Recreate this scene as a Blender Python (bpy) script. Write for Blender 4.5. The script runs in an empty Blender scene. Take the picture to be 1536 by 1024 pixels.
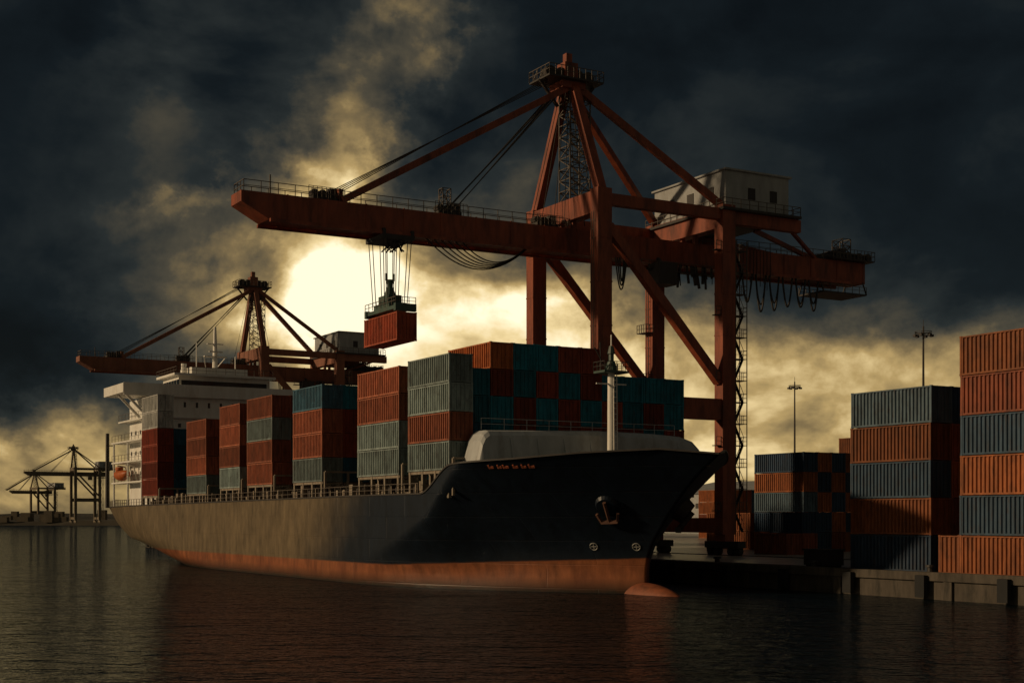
import bpy, bmesh, math, random
import numpy as np
from mathutils import Vector, Matrix
random.seed(7)
scene = bpy.context.scene
scene.view_settings.view_transform = 'Standard'
scene.view_settings.look = 'None'
scene.view_settings.exposure = 0
F = 2133.3
# ------------------------------------------------------------ frame of the berth
S0 = Vector((-5.67, 126.0, 0.0))
TH = math.atan2(-0.867, 0.498)
U = Vector((math.cos(TH), math.sin(TH), 0)); V = Vector((-U.y, U.x, 0))
def W(s, w, z=0.0):
    return S0 + U * s + V * w + Vector((0, 0, z))
COL = scene.collection
def empty(name, s=0, w=0, z=0):
    e = bpy.data.objects.new(name, None); COL.objects.link(e)
    e.location = W(s, w, z); e.rotation_euler = (0, 0, TH); e.empty_display_size = .5
    return e
def link(name, me, parent=None, loc=(0, 0, 0), mat=None, smooth=False):
    ob = bpy.data.objects.new(name, me); COL.objects.link(ob)
    if parent: ob.parent = parent
    ob.location = loc
    if mat and not me.materials: me.materials.append(mat)
    if smooth:
        for p in me.polygons: p.use_smooth = True
    return ob
# ------------------------------------------------------------ materials
def nodes(name):
    m = bpy.data.materials.new(name); m.use_nodes = True
    nt = m.node_tree; b = nt.nodes['Principled BSDF']
    return m, nt, b
def N(nt, t, **kw):
    n = nt.nodes.new(t)
    for k, v in kw.items(): setattr(n, k, v)
    return n
def mk(name, col, rough=.6, metal=0., var=.35, dirt=None, scale=.6, dirt_amt=.5, streak=True, bump=.0, spec=.4):
    m, nt, b = nodes(name); L = nt.links
    tc = N(nt, 'ShaderNodeTexCoord')
    mp = N(nt, 'ShaderNodeMapping'); L.new(tc.outputs['Object'], mp.inputs[0])
    mp.inputs['Scale'].default_value = (scale, scale, scale * (.25 if streak else 1))
    n1 = N(nt, 'ShaderNodeTexNoise'); n1.inputs['Scale'].default_value = 2.; n1.inputs['Detail'].default_value = 6
    n1.inputs['Roughness'].default_value = .65
    L.new(mp.outputs[0], n1.inputs['Vector'])
    r = N(nt, 'ShaderNodeMapRange'); L.new(n1.outputs[0], r.inputs[0])
    r.inputs[1].default_value = .25; r.inputs[2].default_value = .75
    r.inputs[3].default_value = 1 - var; r.inputs[4].default_value = 1 + var
    mul = N(nt, 'ShaderNodeMix', data_type='RGBA', blend_type='MULTIPLY'); mul.inputs[0].default_value = 1
    mul.inputs[6].default_value = (*col, 1); L.new(r.outputs[0], mul.inputs[7])
    out = mul.outputs[2]
    if dirt:
        n2 = N(nt, 'ShaderNodeTexNoise'); n2.inputs['Scale'].default_value = 1.3; n2.inputs['Detail'].default_value = 7
        n2.inputs['Roughness'].default_value = .7; L.new(mp.outputs[0], n2.inputs['Vector'])
        r2 = N(nt, 'ShaderNodeMapRange'); L.new(n2.outputs[0], r2.inputs[0])
        r2.inputs[1].default_value = .5; r2.inputs[2].default_value = .72; r2.inputs[4].default_value = dirt_amt
        mx = N(nt, 'ShaderNodeMix', data_type='RGBA'); L.new(r2.outputs[0], mx.inputs[0])
        L.new(out, mx.inputs[6]); mx.inputs[7].default_value = (*dirt, 1); out = mx.outputs[2]
    L.new(out, b.inputs['Base Color'])
    b.inputs['Roughness'].default_value = rough; b.inputs['Metallic'].default_value = metal
    b.inputs['Specular IOR Level'].default_value = spec
    if bump:
        bp = N(nt, 'ShaderNodeBump'); bp.inputs['Strength'].default_value = bump; bp.inputs['Distance'].default_value = .05
        L.new(n1.outputs[0], bp.inputs['Height']); L.new(bp.outputs[0], b.inputs['Normal'])
    return m
RUST = (.10, .035, .015)
M_crane = mk('crane_paint', (.25, .060, .027), .5, dirt=(.045, .018, .012), dirt_amt=.85, scale=.45, var=.5)
M_crane2 = mk('crane_paint_hazed', (.22, .085, .05), .7, scale=.3)  # lightened so the second crane's distance haze sits in the colour; funnel shares it
M_far = mk('far_steel_hazed', (.17, .14, .10), .9, scale=.1)  # distance haze painted in as a greyer base colour
M_dark = mk('dark_steel', (.035, .03, .027), .6)
M_cable = mk('wire_rope', (.025, .022, .02), .6, var=.1)
M_rail = mk('galvanised_rail', (.10, .08, .065), .6, var=.2)
M_white = mk('white_paint', (.76, .75, .70), .5, dirt=(.36, .27, .17), dirt_amt=.4, scale=.4, var=.1)
M_mast = mk('mast_paint', (.80, .78, .72), .5, dirt=(.35, .25, .16), dirt_amt=.35, scale=.8, var=.1)
M_white2 = mk('breakwater_paint', (.44, .46, .46), .5, dirt=(.18, .15, .11), dirt_amt=.6, scale=.5, var=.2)
M_house = mk('machinery_house_paint', (.32, .33, .33), .6, dirt=(.12, .10, .08), scale=.4, var=.18)
M_glass = mk('window_glass', (.012, .015, .018), .12, var=.1, spec=.6)
M_green = mk('headblock_green', (.05, .09, .075), .5, dirt=RUST)
M_orange = mk('lifeboat_orange', (.42, .10, .02), .5, var=.15, dirt=(.2, .06, .02))
M_deck = mk('deck_steel', (.06, .035, .028), .8, dirt=RUST, streak=False)
M_post = mk('lashing_steel', (.24, .20, .15), .6, dirt=RUST, scale=1.)
M_conc = mk('concrete', (.34, .31, .27), .32, dirt=(.14, .125, .10), scale=.2, streak=False, bump=.3, dirt_amt=.8, spec=.5)
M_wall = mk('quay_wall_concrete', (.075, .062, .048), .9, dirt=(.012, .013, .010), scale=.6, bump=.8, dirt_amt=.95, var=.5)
M_rubber = mk('fender_rubber', (.012, .012, .012), .8)
M_mark = mk('hull_mark', (.36, .10, .045), .7)
M_markw = mk('hull_mark_white', (.30, .30, .28), .7)
M_boot = mk('bulb_antifouling', (.22, .065, .028), .6, dirt=(.06, .025, .015), dirt_amt=.85, scale=.5, streak=False)
M_land = mk('far_land', (.05, .043, .03), 1., streak=False, scale=.02)
def container_mat():
    m, nt, b = nodes('container_paint'); L = nt.links
    oi = N(nt, 'ShaderNodeObjectInfo'); tc = N(nt, 'ShaderNodeTexCoord')
    add = N(nt, 'ShaderNodeVectorMath', operation='ADD'); L.new(tc.outputs['Object'], add.inputs[0])
    sc = N(nt, 'ShaderNodeMath', operation='MULTIPLY'); L.new(oi.outputs['Random'], sc.inputs[0]); sc.inputs[1].default_value = 80
    L.new(sc.outputs[0], add.inputs[1])
    mp = N(nt, 'ShaderNodeMapping'); mp.inputs['Scale'].default_value = (1.2, 1.2, .35); L.new(add.outputs[0], mp.inputs[0])
    n = N(nt, 'ShaderNodeTexNoise'); n.inputs['Scale'].default_value = 1.1; n.inputs['Detail'].default_value = 6; n.inputs['Roughness'].default_value = .7
    L.new(mp.outputs[0], n.inputs['Vector'])
    r = N(nt, 'ShaderNodeMapRange'); L.new(n.outputs[0], r.inputs[0])
    r.inputs[1].default_value = .3; r.inputs[2].default_value = .7; r.inputs[3].default_value = .5; r.inputs[4].default_value = 1.3
    rr = N(nt, 'ShaderNodeMapRange'); L.new(oi.outputs['Random'], rr.inputs[0]); rr.inputs[3].default_value = .65; rr.inputs[4].default_value = 1.2
    k = N(nt, 'ShaderNodeMath', operation='MULTIPLY'); L.new(r.outputs[0], k.inputs[0]); L.new(rr.outputs[0], k.inputs[1])
    mul = N(nt, 'ShaderNodeMix', data_type='RGBA', blend_type='MULTIPLY'); mul.inputs[0].default_value = 1
    L.new(oi.outputs['Color'], mul.inputs[6]); L.new(k.outputs[0], mul.inputs[7])
    n2 = N(nt, 'ShaderNodeTexNoise'); n2.inputs['Scale'].default_value = 2.6; n2.inputs['Detail'].default_value = 7; n2.inputs['Roughness'].default_value = .75
    L.new(mp.outputs[0], n2.inputs['Vector'])
    r2 = N(nt, 'ShaderNodeMapRange'); L.new(n2.outputs[0], r2.inputs[0]); r2.inputs[1].default_value = .52; r2.inputs[2].default_value = .70; r2.inputs[4].default_value = .75
    mx = N(nt, 'ShaderNodeMix', data_type='RGBA'); L.new(r2.outputs[0], mx.inputs[0]); L.new(mul.outputs[2], mx.inputs[6]); mx.inputs[7].default_value = (.05, .025, .015, 1)
    L.new(mx.outputs[2], b.inputs['Base Color']); b.inputs['Roughness'].default_value = .6; b.inputs['Specular IOR Level'].default_value = .3
    return m
M_cont = container_mat()
def hull_mat():
    m, nt, b = nodes('hull_paint_and_shade'); L = nt.links
    tc = N(nt, 'ShaderNodeTexCoord'); sp = N(nt, 'ShaderNodeSeparateXYZ'); L.new(tc.outputs['Object'], sp.inputs[0])
    def math_(op, a, b_=None, c=None):
        n = N(nt, 'ShaderNodeMath', operation=op)
        for i, v in enumerate((a, b_, c)):
            if v is None: continue
            if isinstance(v, (int, float)): n.inputs[i].default_value = v
            else: L.new(v, n.inputs[i])
        return n.outputs[0]
    mp = N(nt, 'ShaderNodeMapping'); mp.inputs['Scale'].default_value = (.5, .5, .16); L.new(tc.outputs['Object'], mp.inputs[0])
    st = N(nt, 'ShaderNodeTexNoise'); st.inputs['Scale'].default_value = 2.2; st.inputs['Detail'].default_value = 9; st.inputs['Roughness'].default_value = .65
    L.new(mp.outputs[0], st.inputs['Vector'])
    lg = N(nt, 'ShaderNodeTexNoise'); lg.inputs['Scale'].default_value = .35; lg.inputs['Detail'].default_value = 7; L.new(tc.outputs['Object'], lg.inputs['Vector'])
    mr = N(nt, 'ShaderNodeMapRange'); L.new(st.outputs[0], mr.inputs[0]); mr.inputs[1].default_value = .3; mr.inputs[2].default_value = .7; mr.inputs[3].default_value = .55; mr.inputs[4].default_value = 1.35
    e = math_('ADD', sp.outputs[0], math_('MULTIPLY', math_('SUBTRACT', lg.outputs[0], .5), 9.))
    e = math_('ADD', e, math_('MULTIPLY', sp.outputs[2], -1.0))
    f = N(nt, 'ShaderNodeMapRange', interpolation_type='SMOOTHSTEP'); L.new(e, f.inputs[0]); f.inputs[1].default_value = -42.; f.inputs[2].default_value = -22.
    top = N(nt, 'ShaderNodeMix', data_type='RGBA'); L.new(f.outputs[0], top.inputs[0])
    top.inputs[6].default_value = (.145, .108, .062, 1); top.inputs[7].default_value = (.005, .010, .018, 1)  # sunlit buff aft, shaded navy forward: light and shade painted into the colour
    line = math_('ADD', 1.75, math_('MULTIPLY', math_('MAXIMUM', math_('ADD', sp.outputs[0], 12.), 0.), .042))
    d = math_('SUBTRACT', math_('ADD', sp.outputs[2], math_('MULTIPLY', math_('SUBTRACT', st.outputs[0], .5), .25)), line)
    g = N(nt, 'ShaderNodeMapRange'); L.new(d, g.inputs[0]); g.inputs[1].default_value = -.08; g.inputs[2].default_value = .08
    boot = N(nt, 'ShaderNodeMix', data_type='RGBA'); L.new(lg.outputs[0], boot.inputs[0])
    boot.inputs[6].default_value = (.12, .033, .016, 1); boot.inputs[7].default_value = (.34, .12, .044, 1)
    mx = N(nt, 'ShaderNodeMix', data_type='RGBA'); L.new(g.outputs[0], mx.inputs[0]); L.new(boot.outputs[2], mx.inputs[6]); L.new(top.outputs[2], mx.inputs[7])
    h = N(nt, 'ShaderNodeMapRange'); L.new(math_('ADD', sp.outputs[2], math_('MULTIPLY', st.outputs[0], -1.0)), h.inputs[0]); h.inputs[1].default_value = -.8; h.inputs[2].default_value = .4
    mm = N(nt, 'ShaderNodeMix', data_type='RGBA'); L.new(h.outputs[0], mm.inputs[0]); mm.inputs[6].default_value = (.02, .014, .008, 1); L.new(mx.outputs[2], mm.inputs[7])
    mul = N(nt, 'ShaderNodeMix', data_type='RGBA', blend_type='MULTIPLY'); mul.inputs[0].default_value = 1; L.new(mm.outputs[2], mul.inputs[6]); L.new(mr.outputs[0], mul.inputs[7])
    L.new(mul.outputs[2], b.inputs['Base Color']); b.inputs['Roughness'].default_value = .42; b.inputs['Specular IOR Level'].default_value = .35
    br = N(nt, 'ShaderNodeTexBrick'); cb = N(nt, 'ShaderNodeCombineXYZ'); L.new(sp.outputs[0], cb.inputs[0]); L.new(sp.outputs[2], cb.inputs[1]); L.new(cb.outputs[0], br.inputs['Vector'])
    br.inputs['Scale'].default_value = 1; br.inputs['Brick Width'].default_value = 8; br.inputs['Row Height'].default_value = 2.1; br.inputs['Mortar Size'].default_value = .05; br.inputs['Mortar Smooth'].default_value = 1
    ad = math_('ADD', math_('MULTIPLY', br.outputs['Fac'], -.5), math_('MULTIPLY', lg.outputs[0], 1.4))
    bp = N(nt, 'ShaderNodeBump'); bp.inputs['Strength'].default_value = .35; bp.inputs['Distance'].default_value = .12; L.new(ad, bp.inputs['Height']); L.new(bp.outputs[0], b.inputs['Normal'])
    return m
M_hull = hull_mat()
def water_mat():
    m, nt, b = nodes('water_surface'); L = nt.links
    tc = N(nt, 'ShaderNodeTexCoord')
    hs = None
    for sc, amp, ax, dist in ((.05, 1.5, (1., 1.5, 1), 1.), (.30, .62, (1, 1.5, 1), .8), (1.1, .34, (1, 1.25, 1), .5), (3.2, .12, (1, 1.2, 1), .3)):
        mp = N(nt, 'ShaderNodeMapping'); mp.inputs['Scale'].default_value = ax; mp.inputs['Rotation'].default_value = (0, 0, .25); L.new(tc.outputs['Object'], mp.inputs[0])
        n = N(nt, 'ShaderNodeTexNoise'); n.inputs['Scale'].default_value = sc; n.inputs['Detail'].default_value = 3; n.inputs['Distortion'].default_value = dist
        L.new(mp.outputs[0], n.inputs['Vector'])
        k = N(nt, 'ShaderNodeMath', operation='MULTIPLY'); L.new(n.outputs[0], k.inputs[0]); k.inputs[1].default_value = amp
        if hs is None: hs = k.outputs[0]
        else:
            a = N(nt, 'ShaderNodeMath', operation='ADD'); L.new(hs, a.inputs[0]); L.new(k.outputs[0], a.inputs[1]); hs = a.outputs[0]
    bp = N(nt, 'ShaderNodeBump'); bp.inputs['Strength'].default_value = 1.; bp.inputs['Distance'].default_value = .85
    L.new(hs, bp.inputs['Height'])
    nt.nodes.remove(b); out = nt.nodes['Material Output']
    df = N(nt, 'ShaderNodeBsdfDiffuse'); df.inputs['Color'].default_value = (.004, .009, .012, 1)
    gl = N(nt, 'ShaderNodeBsdfGlossy'); gl.inputs['Color'].default_value = (.86, .92, 1, 1); gl.inputs['Roughness'].default_value = .06
    fr = N(nt, 'ShaderNodeFresnel'); fr.inputs['IOR'].default_value = 1.33
    L.new(bp.outputs[0], gl.inputs['Normal']); L.new(bp.outputs[0], fr.inputs['Normal']); L.new(bp.outputs[0], df.inputs['Normal'])
    pw = N(nt, 'ShaderNodeMath', operation='POWER'); L.new(fr.outputs[0], pw.inputs[0]); pw.inputs[1].default_value = 1.1
    mu = N(nt, 'ShaderNodeMath', operation='MULTIPLY'); L.new(pw.outputs[0], mu.inputs[0]); mu.inputs[1].default_value = .95
    mx = N(nt, 'ShaderNodeMixShader'); L.new(mu.outputs[0], mx.inputs[0]); L.new(df.outputs[0], mx.inputs[1]); L.new(gl.outputs[0], mx.inputs[2]); L.new(mx.outputs[0], out.inputs['Surface'])
    return m
M_water = water_mat()
# ------------------------------------------------------------ mesh helpers
class B:
    def __init__(s): s.v = []; s.f = []
    def box(s, x0, x1, y0, y1, z0, z1):
        i = len(s.v)
        s.v += [(x0, y0, z0), (x1, y0, z0), (x1, y1, z0), (x0, y1, z0), (x0, y0, z1), (x1, y0, z1), (x1, y1, z1), (x0, y1, z1)]
        s.f += [tuple(i + k for k in q) for q in ((0, 3, 2, 1), (4, 5, 6, 7), (0, 1, 5, 4), (1, 2, 6, 5), (2, 3, 7, 6), (3, 0, 4, 7))]
    def hexa(s, pts):
        i = len(s.v); s.v += [tuple(p) for p in pts]
        s.f += [tuple(i + k for k in q) for q in ((0, 3, 2, 1), (4, 5, 6, 7), (0, 1, 5, 4), (1, 2, 6, 5), (2, 3, 7, 6), (3, 0, 4, 7))]
    def beam(s, p, q, a, b=None):
        b = b or a; p = Vector(p); q = Vector(q); d = (q - p)
        if d.length < 1e-5: return
        d.normalize(); up = Vector((0, 0, 1)) if abs(d.z) < .95 else Vector((1, 0, 0))
        x = d.cross(up).normalized(); y = x.cross(d).normalized()
        pts = []
        for o in (p, q):
            for sx, sy in ((-1, -1), (1, -1), (1, 1), (-1, 1)):
                pts.append(o + x * sx * a / 2 + y * sy * b / 2)
        s.hexa(pts)
    def tube(s, p, q, r, n=8, r2=None):
        r2 = r if r2 is None else r2
        p = Vector(p); q = Vector(q); d = (q - p).normalized(); up = Vector((0, 0, 1)) if abs(d.z) < .95 else Vector((1, 0, 0))
        x = d.cross(up).normalized(); y = x.cross(d).normalized(); i = len(s.v)
        for o, rr in ((p, r), (q, r2)):
            for k in range(n):
                a = 2 * math.pi * k / n; s.v.append(tuple(o + x * rr * math.cos(a) + y * rr * math.sin(a)))
        for k in range(n): s.f.append((i + k, i + (k + 1) % n, i + n + (k + 1) % n, i + n + k))
        s.f.append(tuple(i + k for k in range(n))[::-1]); s.f.append(tuple(i + n + k for k in range(n)))
    def rope(s, p, q, sag=0, r=.05, n=12):
        p = Vector(p); q = Vector(q); pr = p
        for k in range(1, n + 1):
            t = k / n; c = p.lerp(q, t) - Vector((0, 0, 4 * sag * t * (1 - t))); s.beam(pr, c, r * 2); pr = c
    def rail(s, p, q, h=1.1, step=2., r=.07):
        p = Vector(p); q = Vector(q); n = max(1, int((q - p).length / step)); z = Vector((0, 0, h))
        for k in range(n + 1):
            c = p.lerp(q, k / n); s.beam(c, c + z, r)
        s.beam(p + z, q + z, r); s.beam(p + z * .5, q + z * .5, r * .8)
    def lattice(s, x0, x1, y0, y1, z0, z1, step, r=.1):
        c = [(x0, y0), (x1, y0), (x1, y1), (x0, y1)]
        for a in c: s.beam((*a, z0), (*a, z1), r * 1.3)
        n = max(1, int((z1 - z0) / step))
        for k in range(n):
            za = z0 + (z1 - z0) * k / n; zb = z0 + (z1 - z0) * (k + 1) / n
            for j in range(4):
                a, b_ = c[j], c[(j + 1) % 4]
                if k % 2: a, b_ = b_, a
                s.beam((*a, za), (*b_, zb), r); s.beam((*a, zb), (*b_, zb), r)
    def mesh(s, name):
        m = bpy.data.meshes.new(name); m.from_pydata(s.v, [], s.f); m.update()
        return m
def addB(name, b, parent, mat, loc=(0, 0, 0), smooth=False, bevel=0):
    ob = link(name, b.mesh(name), parent, loc, mat, smooth)
    if bevel:
        md = ob.modifiers.new('bevel', 'BEVEL'); md.width = bevel; md.segments = 2; md.limit_method = 'ANGLE'
    return ob
# ------------------------------------------------------------ containers
_cm = {}
def cont_mesh(L, Wd, H):
    key = (round(L, 2), round(Wd, 2), round(H, 2))
    if key in _cm: return _cm[key]
    b = B(); hx = L / 2; hy = Wd / 2; P = .17; R = .15
    for sx in (-1, 1):
        for sy in (-1, 1):
            x0, x1 = sorted((sx * hx, sx * (hx - P))); y0, y1 = sorted((sy * hy, sy * (hy - P)))
            b.box(x0, x1, y0, y1, 0.0, H)
            x0, x1 = sorted((sx * (hx + .015), sx * (hx - P - .03))); y0, y1 = sorted((sy * (hy + .015), sy * (hy - P - .03)))
            b.box(x0, x1, y0, y1, -.01, .14); b.box(x0, x1, y0, y1, H - .13, H + .01)
    for sy in (-1, 1):
        y0, y1 = sorted((sy * (hy - .01), sy * (hy - R)))
        b.box(-hx + P, hx - P, y0, y1, .02, .02 + R); b.box(-hx + P, hx - P, y0, y1, H - R + .02, H - .02)
    for sx in (-1, 1):
        x0, x1 = sorted((sx * (hx - .01), sx * (hx - R)))
        b.box(x0, x1, -hy + P, hy - P, .02, .02 + R); b.box(x0, x1, -hy + P, hy - P, H - R, H - .02)
    xs = []; n = int(round((L - 2 * P) / .42)); pt = (L - 2 * P) / n
    for k in range(n):
        x = -hx + P + k * pt; xs += [(x, 0), (x + pt * .3, 0), (x + pt * .45, 1), (x + pt * .85, 1)]
    xs.append((hx - P, 0))
    for sy in (-1, 1):
        i = len(b.v)
        for x, d in xs:
            y = sy * (hy - .03 - .13 * d); b.v += [(x, y, .12), (x, y, H - .1)]
        for k in range(len(xs) - 1):
            q = (i + 2 * k, i + 2 * k + 2, i + 2 * k + 3, i + 2 * k + 1); b.f.append(q if sy < 0 else q[::-1])
    b.box(-hx + .05, hx - .05, -hy + .05, hy - .05, H - .09, H - .05)
    b.box(-hx + .05, hx - .05, -hy + .05, hy - .05, .05, .1)
    for sx in (-1, 1):
        x = sx * (hx - .07); x0, x1 = sorted((x, x - sx * .04))
        b.box(x0, x1, -hy + P, -.02, .15, H - .13); b.box(x0, x1, .02, hy - P, .15, H - .13)
        x0, x1 = sorted((x, x + sx * .045))
        for zz in (.22, .4, .6, .8):
            b.box(x0 , x1 - 0, -hy + P + .06, -.08, H * zz, H * zz + .07); b.box(x0, x1, .08, hy - P - .06, H * zz, H * zz + .07)
        for yy in (-.82, -.36, .36, .82):
            b.beam((x + sx * .06, yy * hy * .95, .1), (x + sx * .06, yy * hy * .95, H - .1), .055)
            b.box(*sorted((x + sx * .03, x + sx * .09)), yy * hy * .95 - .13, yy * hy * .95 + .13, H * .42, H * .42 + .06)
    m = b.mesh('container_%g' % L); m.materials.append(M_cont); _cm[key] = m
    return m
C = {'o': (.46, .125, .032), 'r': (.26, .045, .021), 's': (.36, .11, .055), 't': (.010, .17, .24), 'g': (.24, .30, .29),
     'b': (.03, .085, .17), 'h': (.08, .20, .28), 'w': (.55, .55, .52), 'd': (.012, .085, .14), 'm': (.36, .075, .034),
     'p': (.28, .082, .022), 'q': (.035, .072, .115), 'k': (.022, .05, .095), 'u': (.08, .125, .16), 'v': (.24, .06, .025)}
def stack(s0, s1, w0, cols, zb, H, Wd=2.44, name='container_stack', g=.05):
    """cols: list of strings bottom->top"""
    e = empty(name, (s0 + s1) / 2, w0, zb); L = s1 - s0; n = 0
    for j, c in enumerate(cols):
        for k, ch in enumerate(c):
            if ch == ' ': continue
            o = link('container', cont_mesh(L, Wd - g, H - .03), e, (random.uniform(-.05, .05), j * Wd + Wd / 2 + random.uniform(-.015, .015), k * H))
            cc = C[ch]; o.color = (*cc, 1); n += 1
    return e
def rnd(n, pal='ttrrorthd'):
    return ''.join(random.choice(pal) for _ in range(n))
zb = 10.5
stack(-8.4, 0, .1, ['gsgg'], zb, 2.6)
Bc = ['tdtt', 'dttro', 'trrtt', 'tttrt', 'rrrtm', 'tmtrr', 'trmt', 'drtt', 'ttrt', 'drtt']
stack(-10.1, -1.7, 2.8, Bc, 9.9, 2.5)
stack(-20.1, -10.4, .1, ['ggss'] + [rnd(4) for _ in range(10)], 10.3, 2.6)
stack(-38, -29.5, .1, ['gssh', 'drrt'] + [rnd(4) for _ in range(9)], 10.1, 2.6)
stack(-53.3, -44.7, .1, ['ssgs', 'rtdr'] + [rnd(4) for _ in range(9)], 10.1, 2.6)
stack(-63.6, -56, .1, ['gsss', 'drrr'] + [rnd(4) for _ in range(9)], 9.9, 2.6)
stack(-77.6, -69.2, .1, ['gsss', 'drtr'] + [rnd(4) for _ in range(9)], 9.4, 2.45)
stack(-100, -91.8, .1, ['rrrrww', 'dddd', 'dtdd'] + [rnd(4, 'dtrd') for _ in range(8)], 9.4, 2.45)
# ------------------------------------------------------------ SHIP
ship = empty('container_ship')
CL = 13.35; HB = 13.75
def I(x, xp, fp): return float(np.interp(x, xp, fp))
def herm(x, xp, fp):
    xp = np.array(xp, float); fp = np.array(fp, float)
    m = np.gradient(fp, xp); i = int(np.clip(np.searchsorted(xp, x) - 1, 0, len(xp) - 2)); h = xp[i + 1] - xp[i]; t = (x - xp[i]) / h
    return float((2 * t**3 - 3 * t**2 + 1) * fp[i] + (t**3 - 2 * t**2 + t) * h * m[i] + (-2 * t**3 + 3 * t**2) * fp[i + 1] + (t**3 - t**2) * h * m[i + 1])
def zd(s):
    z = 8.4 + min(0, (s + 20) * .005)
    t = min(1, max(0, (s + 4.8) / 6.4)); t = t * t * (3 - 2 * t); z += 2.5 * t
    z += I(s, [1.5, 8, 13, 18, 21.6], [0, .3, .7, .9, .45])
    return z
def Sst(k): return herm(k, [0, .125, .3, .42, .53, .65, .757, .88, 1], [11., 11.4, 11.5, 12.2, 13.5, 15.2, 17.0, 19.3, 21.6])
def Sstern(k): return herm(k, [0, .125, .3, .5, .7, 1], [-103, -108, -114, -120, -123.5, -125])
def half(s, k):
    Lb = I(k, [0, .3, .6, 1], [34, 30, 24, 18.5]); p = I(k, [0, .5, 1], [2.1, 1.6, 1.28])
    t = min(1, max(0, (Sst(k) - s) / Lb)); fb = 1 - (1 - t)**p
    a = I(k, [0, .125, .3, .5, 1], [.02, .1, .4, .7, .86]); Ls = I(k, [0, 1], [50, 22])
    t = min(1, max(0, (s - Sstern(k)) / Ls)); fs = a + (1 - a) * (1 - (1 - t)**2)
    bilge = I(k, [0, .08, 1], [.96, 1, 1])
    return HB * fb * fs * bilge
def hp(s, k, side=-1, off=0.):
    return Vector((s, CL + side * (half(s, k) + off), -2 + k * (zd(s) + 2)))
def hull_at(s, z, off=0., side=-1):
    k = (z + 2) / (zd(s) + 2)
    p = hp(s, k, side); a = hp(s - .3, k, side); b_ = hp(s, min(1, k + .03), side)
    n = (a - p).cross(b_ - p).normalized()
    if n.y * side < 0: n = -n
    tx = (p - a).normalized(); ty = n.cross(tx) * (1 if side > 0 else -1)
    if ty.z < 0: ty = -ty
    return p + n * off, n, tx, ty
ts = np.concatenate([np.linspace(0, .12, 14), np.linspace(.13, .8, 50), np.linspace(.805, .985, 70), np.linspace(.988, 1, 8)])
ks = np.linspace(0, 1, 27)
b = B(); nt_, nk = len(ts), len(ks)
for side in (-1, 1):
    i0 = len(b.v)
    for t in ts:
        for k in ks:
            s = Sstern(k) + t * (Sst(k) - Sstern(k)); b.v.append(tuple(hp(s, k, side)))
    for i in range(nt_ - 1):
        for j in range(nk - 1):
            a = i0 + i * nk + j; q = (a, a + nk, a + nk + 1, a + 1); b.f.append(q if side < 0 else q[::-1])
o2 = nt_ * nk
for j in range(nk - 1): b.f.append((j, j + 1, o2 + j + 1, o2 + j))
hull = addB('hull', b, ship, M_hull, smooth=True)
bm = bmesh.new(); bm.from_mesh(hull.data); bmesh.ops.remove_doubles(bm, verts=bm.verts, dist=.004); bm.to_mesh(hull.data); bm.free()
for p in hull.data.polygons: p.use_smooth = True
b = B()
ss = list(np.linspace(-124.8, -5, 60)) + list(np.linspace(-4.5, 21.0, 40))
for s in ss:
    dz = .12 if s < -2 else .12 + min(1., (s + 2) * .3) * 1.
    kk = 1 - dz / (zd(s) + 2); h = max(.02, half(s, kk) - .03)
    b.v += [(s, CL - h, zd(s) - dz), (s, CL + h, zd(s) - dz)]
for i in range(len(ss) - 1): b.f.append((2 * i, 2 * i + 2, 2 * i + 3, 2 * i + 1))
addB('deck', b, ship, M_deck)
b = B()
for side in (-1, 1):
    pr = None
    for s in list(np.linspace(-125, -5.2, 50)) + list(np.linspace(-5, 21.55, 60)):
        p = hp(s, 1, side) + Vector((0, 0, .03))
        if pr is not None: b.beam(pr, p, .22, .14)
        pr = p
addB('bulwark_cap', b, ship, M_dark)
me = bpy.data.meshes.new('bulbous_bow'); bm = bmesh.new(); bmesh.ops.create_uvsphere(bm, u_segments=32, v_segments=20, radius=1)
for v in bm.verts:
    x, y, z = v.co; taper = 1 if x < 0 else (1 - .2 * x * x)
    v.co = Vector((11.0 + x * (5.6 if x > 0 else 7), CL + y * 1.35 * taper, -.85 + z * 1.5 * taper))
bm.to_mesh(me); bm.free(); link('bulbous_bow', me, ship, mat=M_boot, smooth=True)
b = B(); bp_ = B(); br = B()
b.box(-100, -2, 2.6, 24.4, 8.1, 9.3)
bays = [(-8.4, 0, 10.5), (-20.1, -10.4, 10.3), (-38, -29.5, 10.1), (-53.3, -44.7, 10.1), (-63.6, -56, 9.9), (-77.6, -69.2, 9.4), (-100, -91.8, 9.4)]
for s0, s1, z in bays:
    for y in (.3, 2.4, 24.6, 26.6):
        for s in np.linspace(s0 + .3, s1 - .3, 4):
            bp_.box(s - .16, s + .16, y - .16, y + .16, 8.0, z - .02)
        bp_.beam((s0, y, z - .15), (s1, y, z - .15), .24)
    bp_.box(s0 + .2, s1 - .2, 2.7, 24.3, 9.3, z - .05)
    for x in (s1 + .45,):
        for y in np.linspace(.3, 26.6, 11):
            bp_.beam((x, y, 8.2), (x, y, z + 1.), .22)
        bp_.beam((x, .3, z + 1), (x, 26.6, z + 1), .2); bp_.beam((x, .3, z - .6), (x, 26.6, z - .6), .16)
for _ in range(90):
    s = random.uniform(-100, -5); hgt = random.uniform(.4, 1.6); a = random.uniform(.15, .5); y = random.uniform(.4, 2.3)
    bp_.box(s - a, s + a, y - .2, y + .2, 8.2, 8.2 + hgt)
addB('hatch_coaming', b, ship, M_dark); addB('lashing_bridge', bp_, ship, M_post)
pr = None
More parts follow.
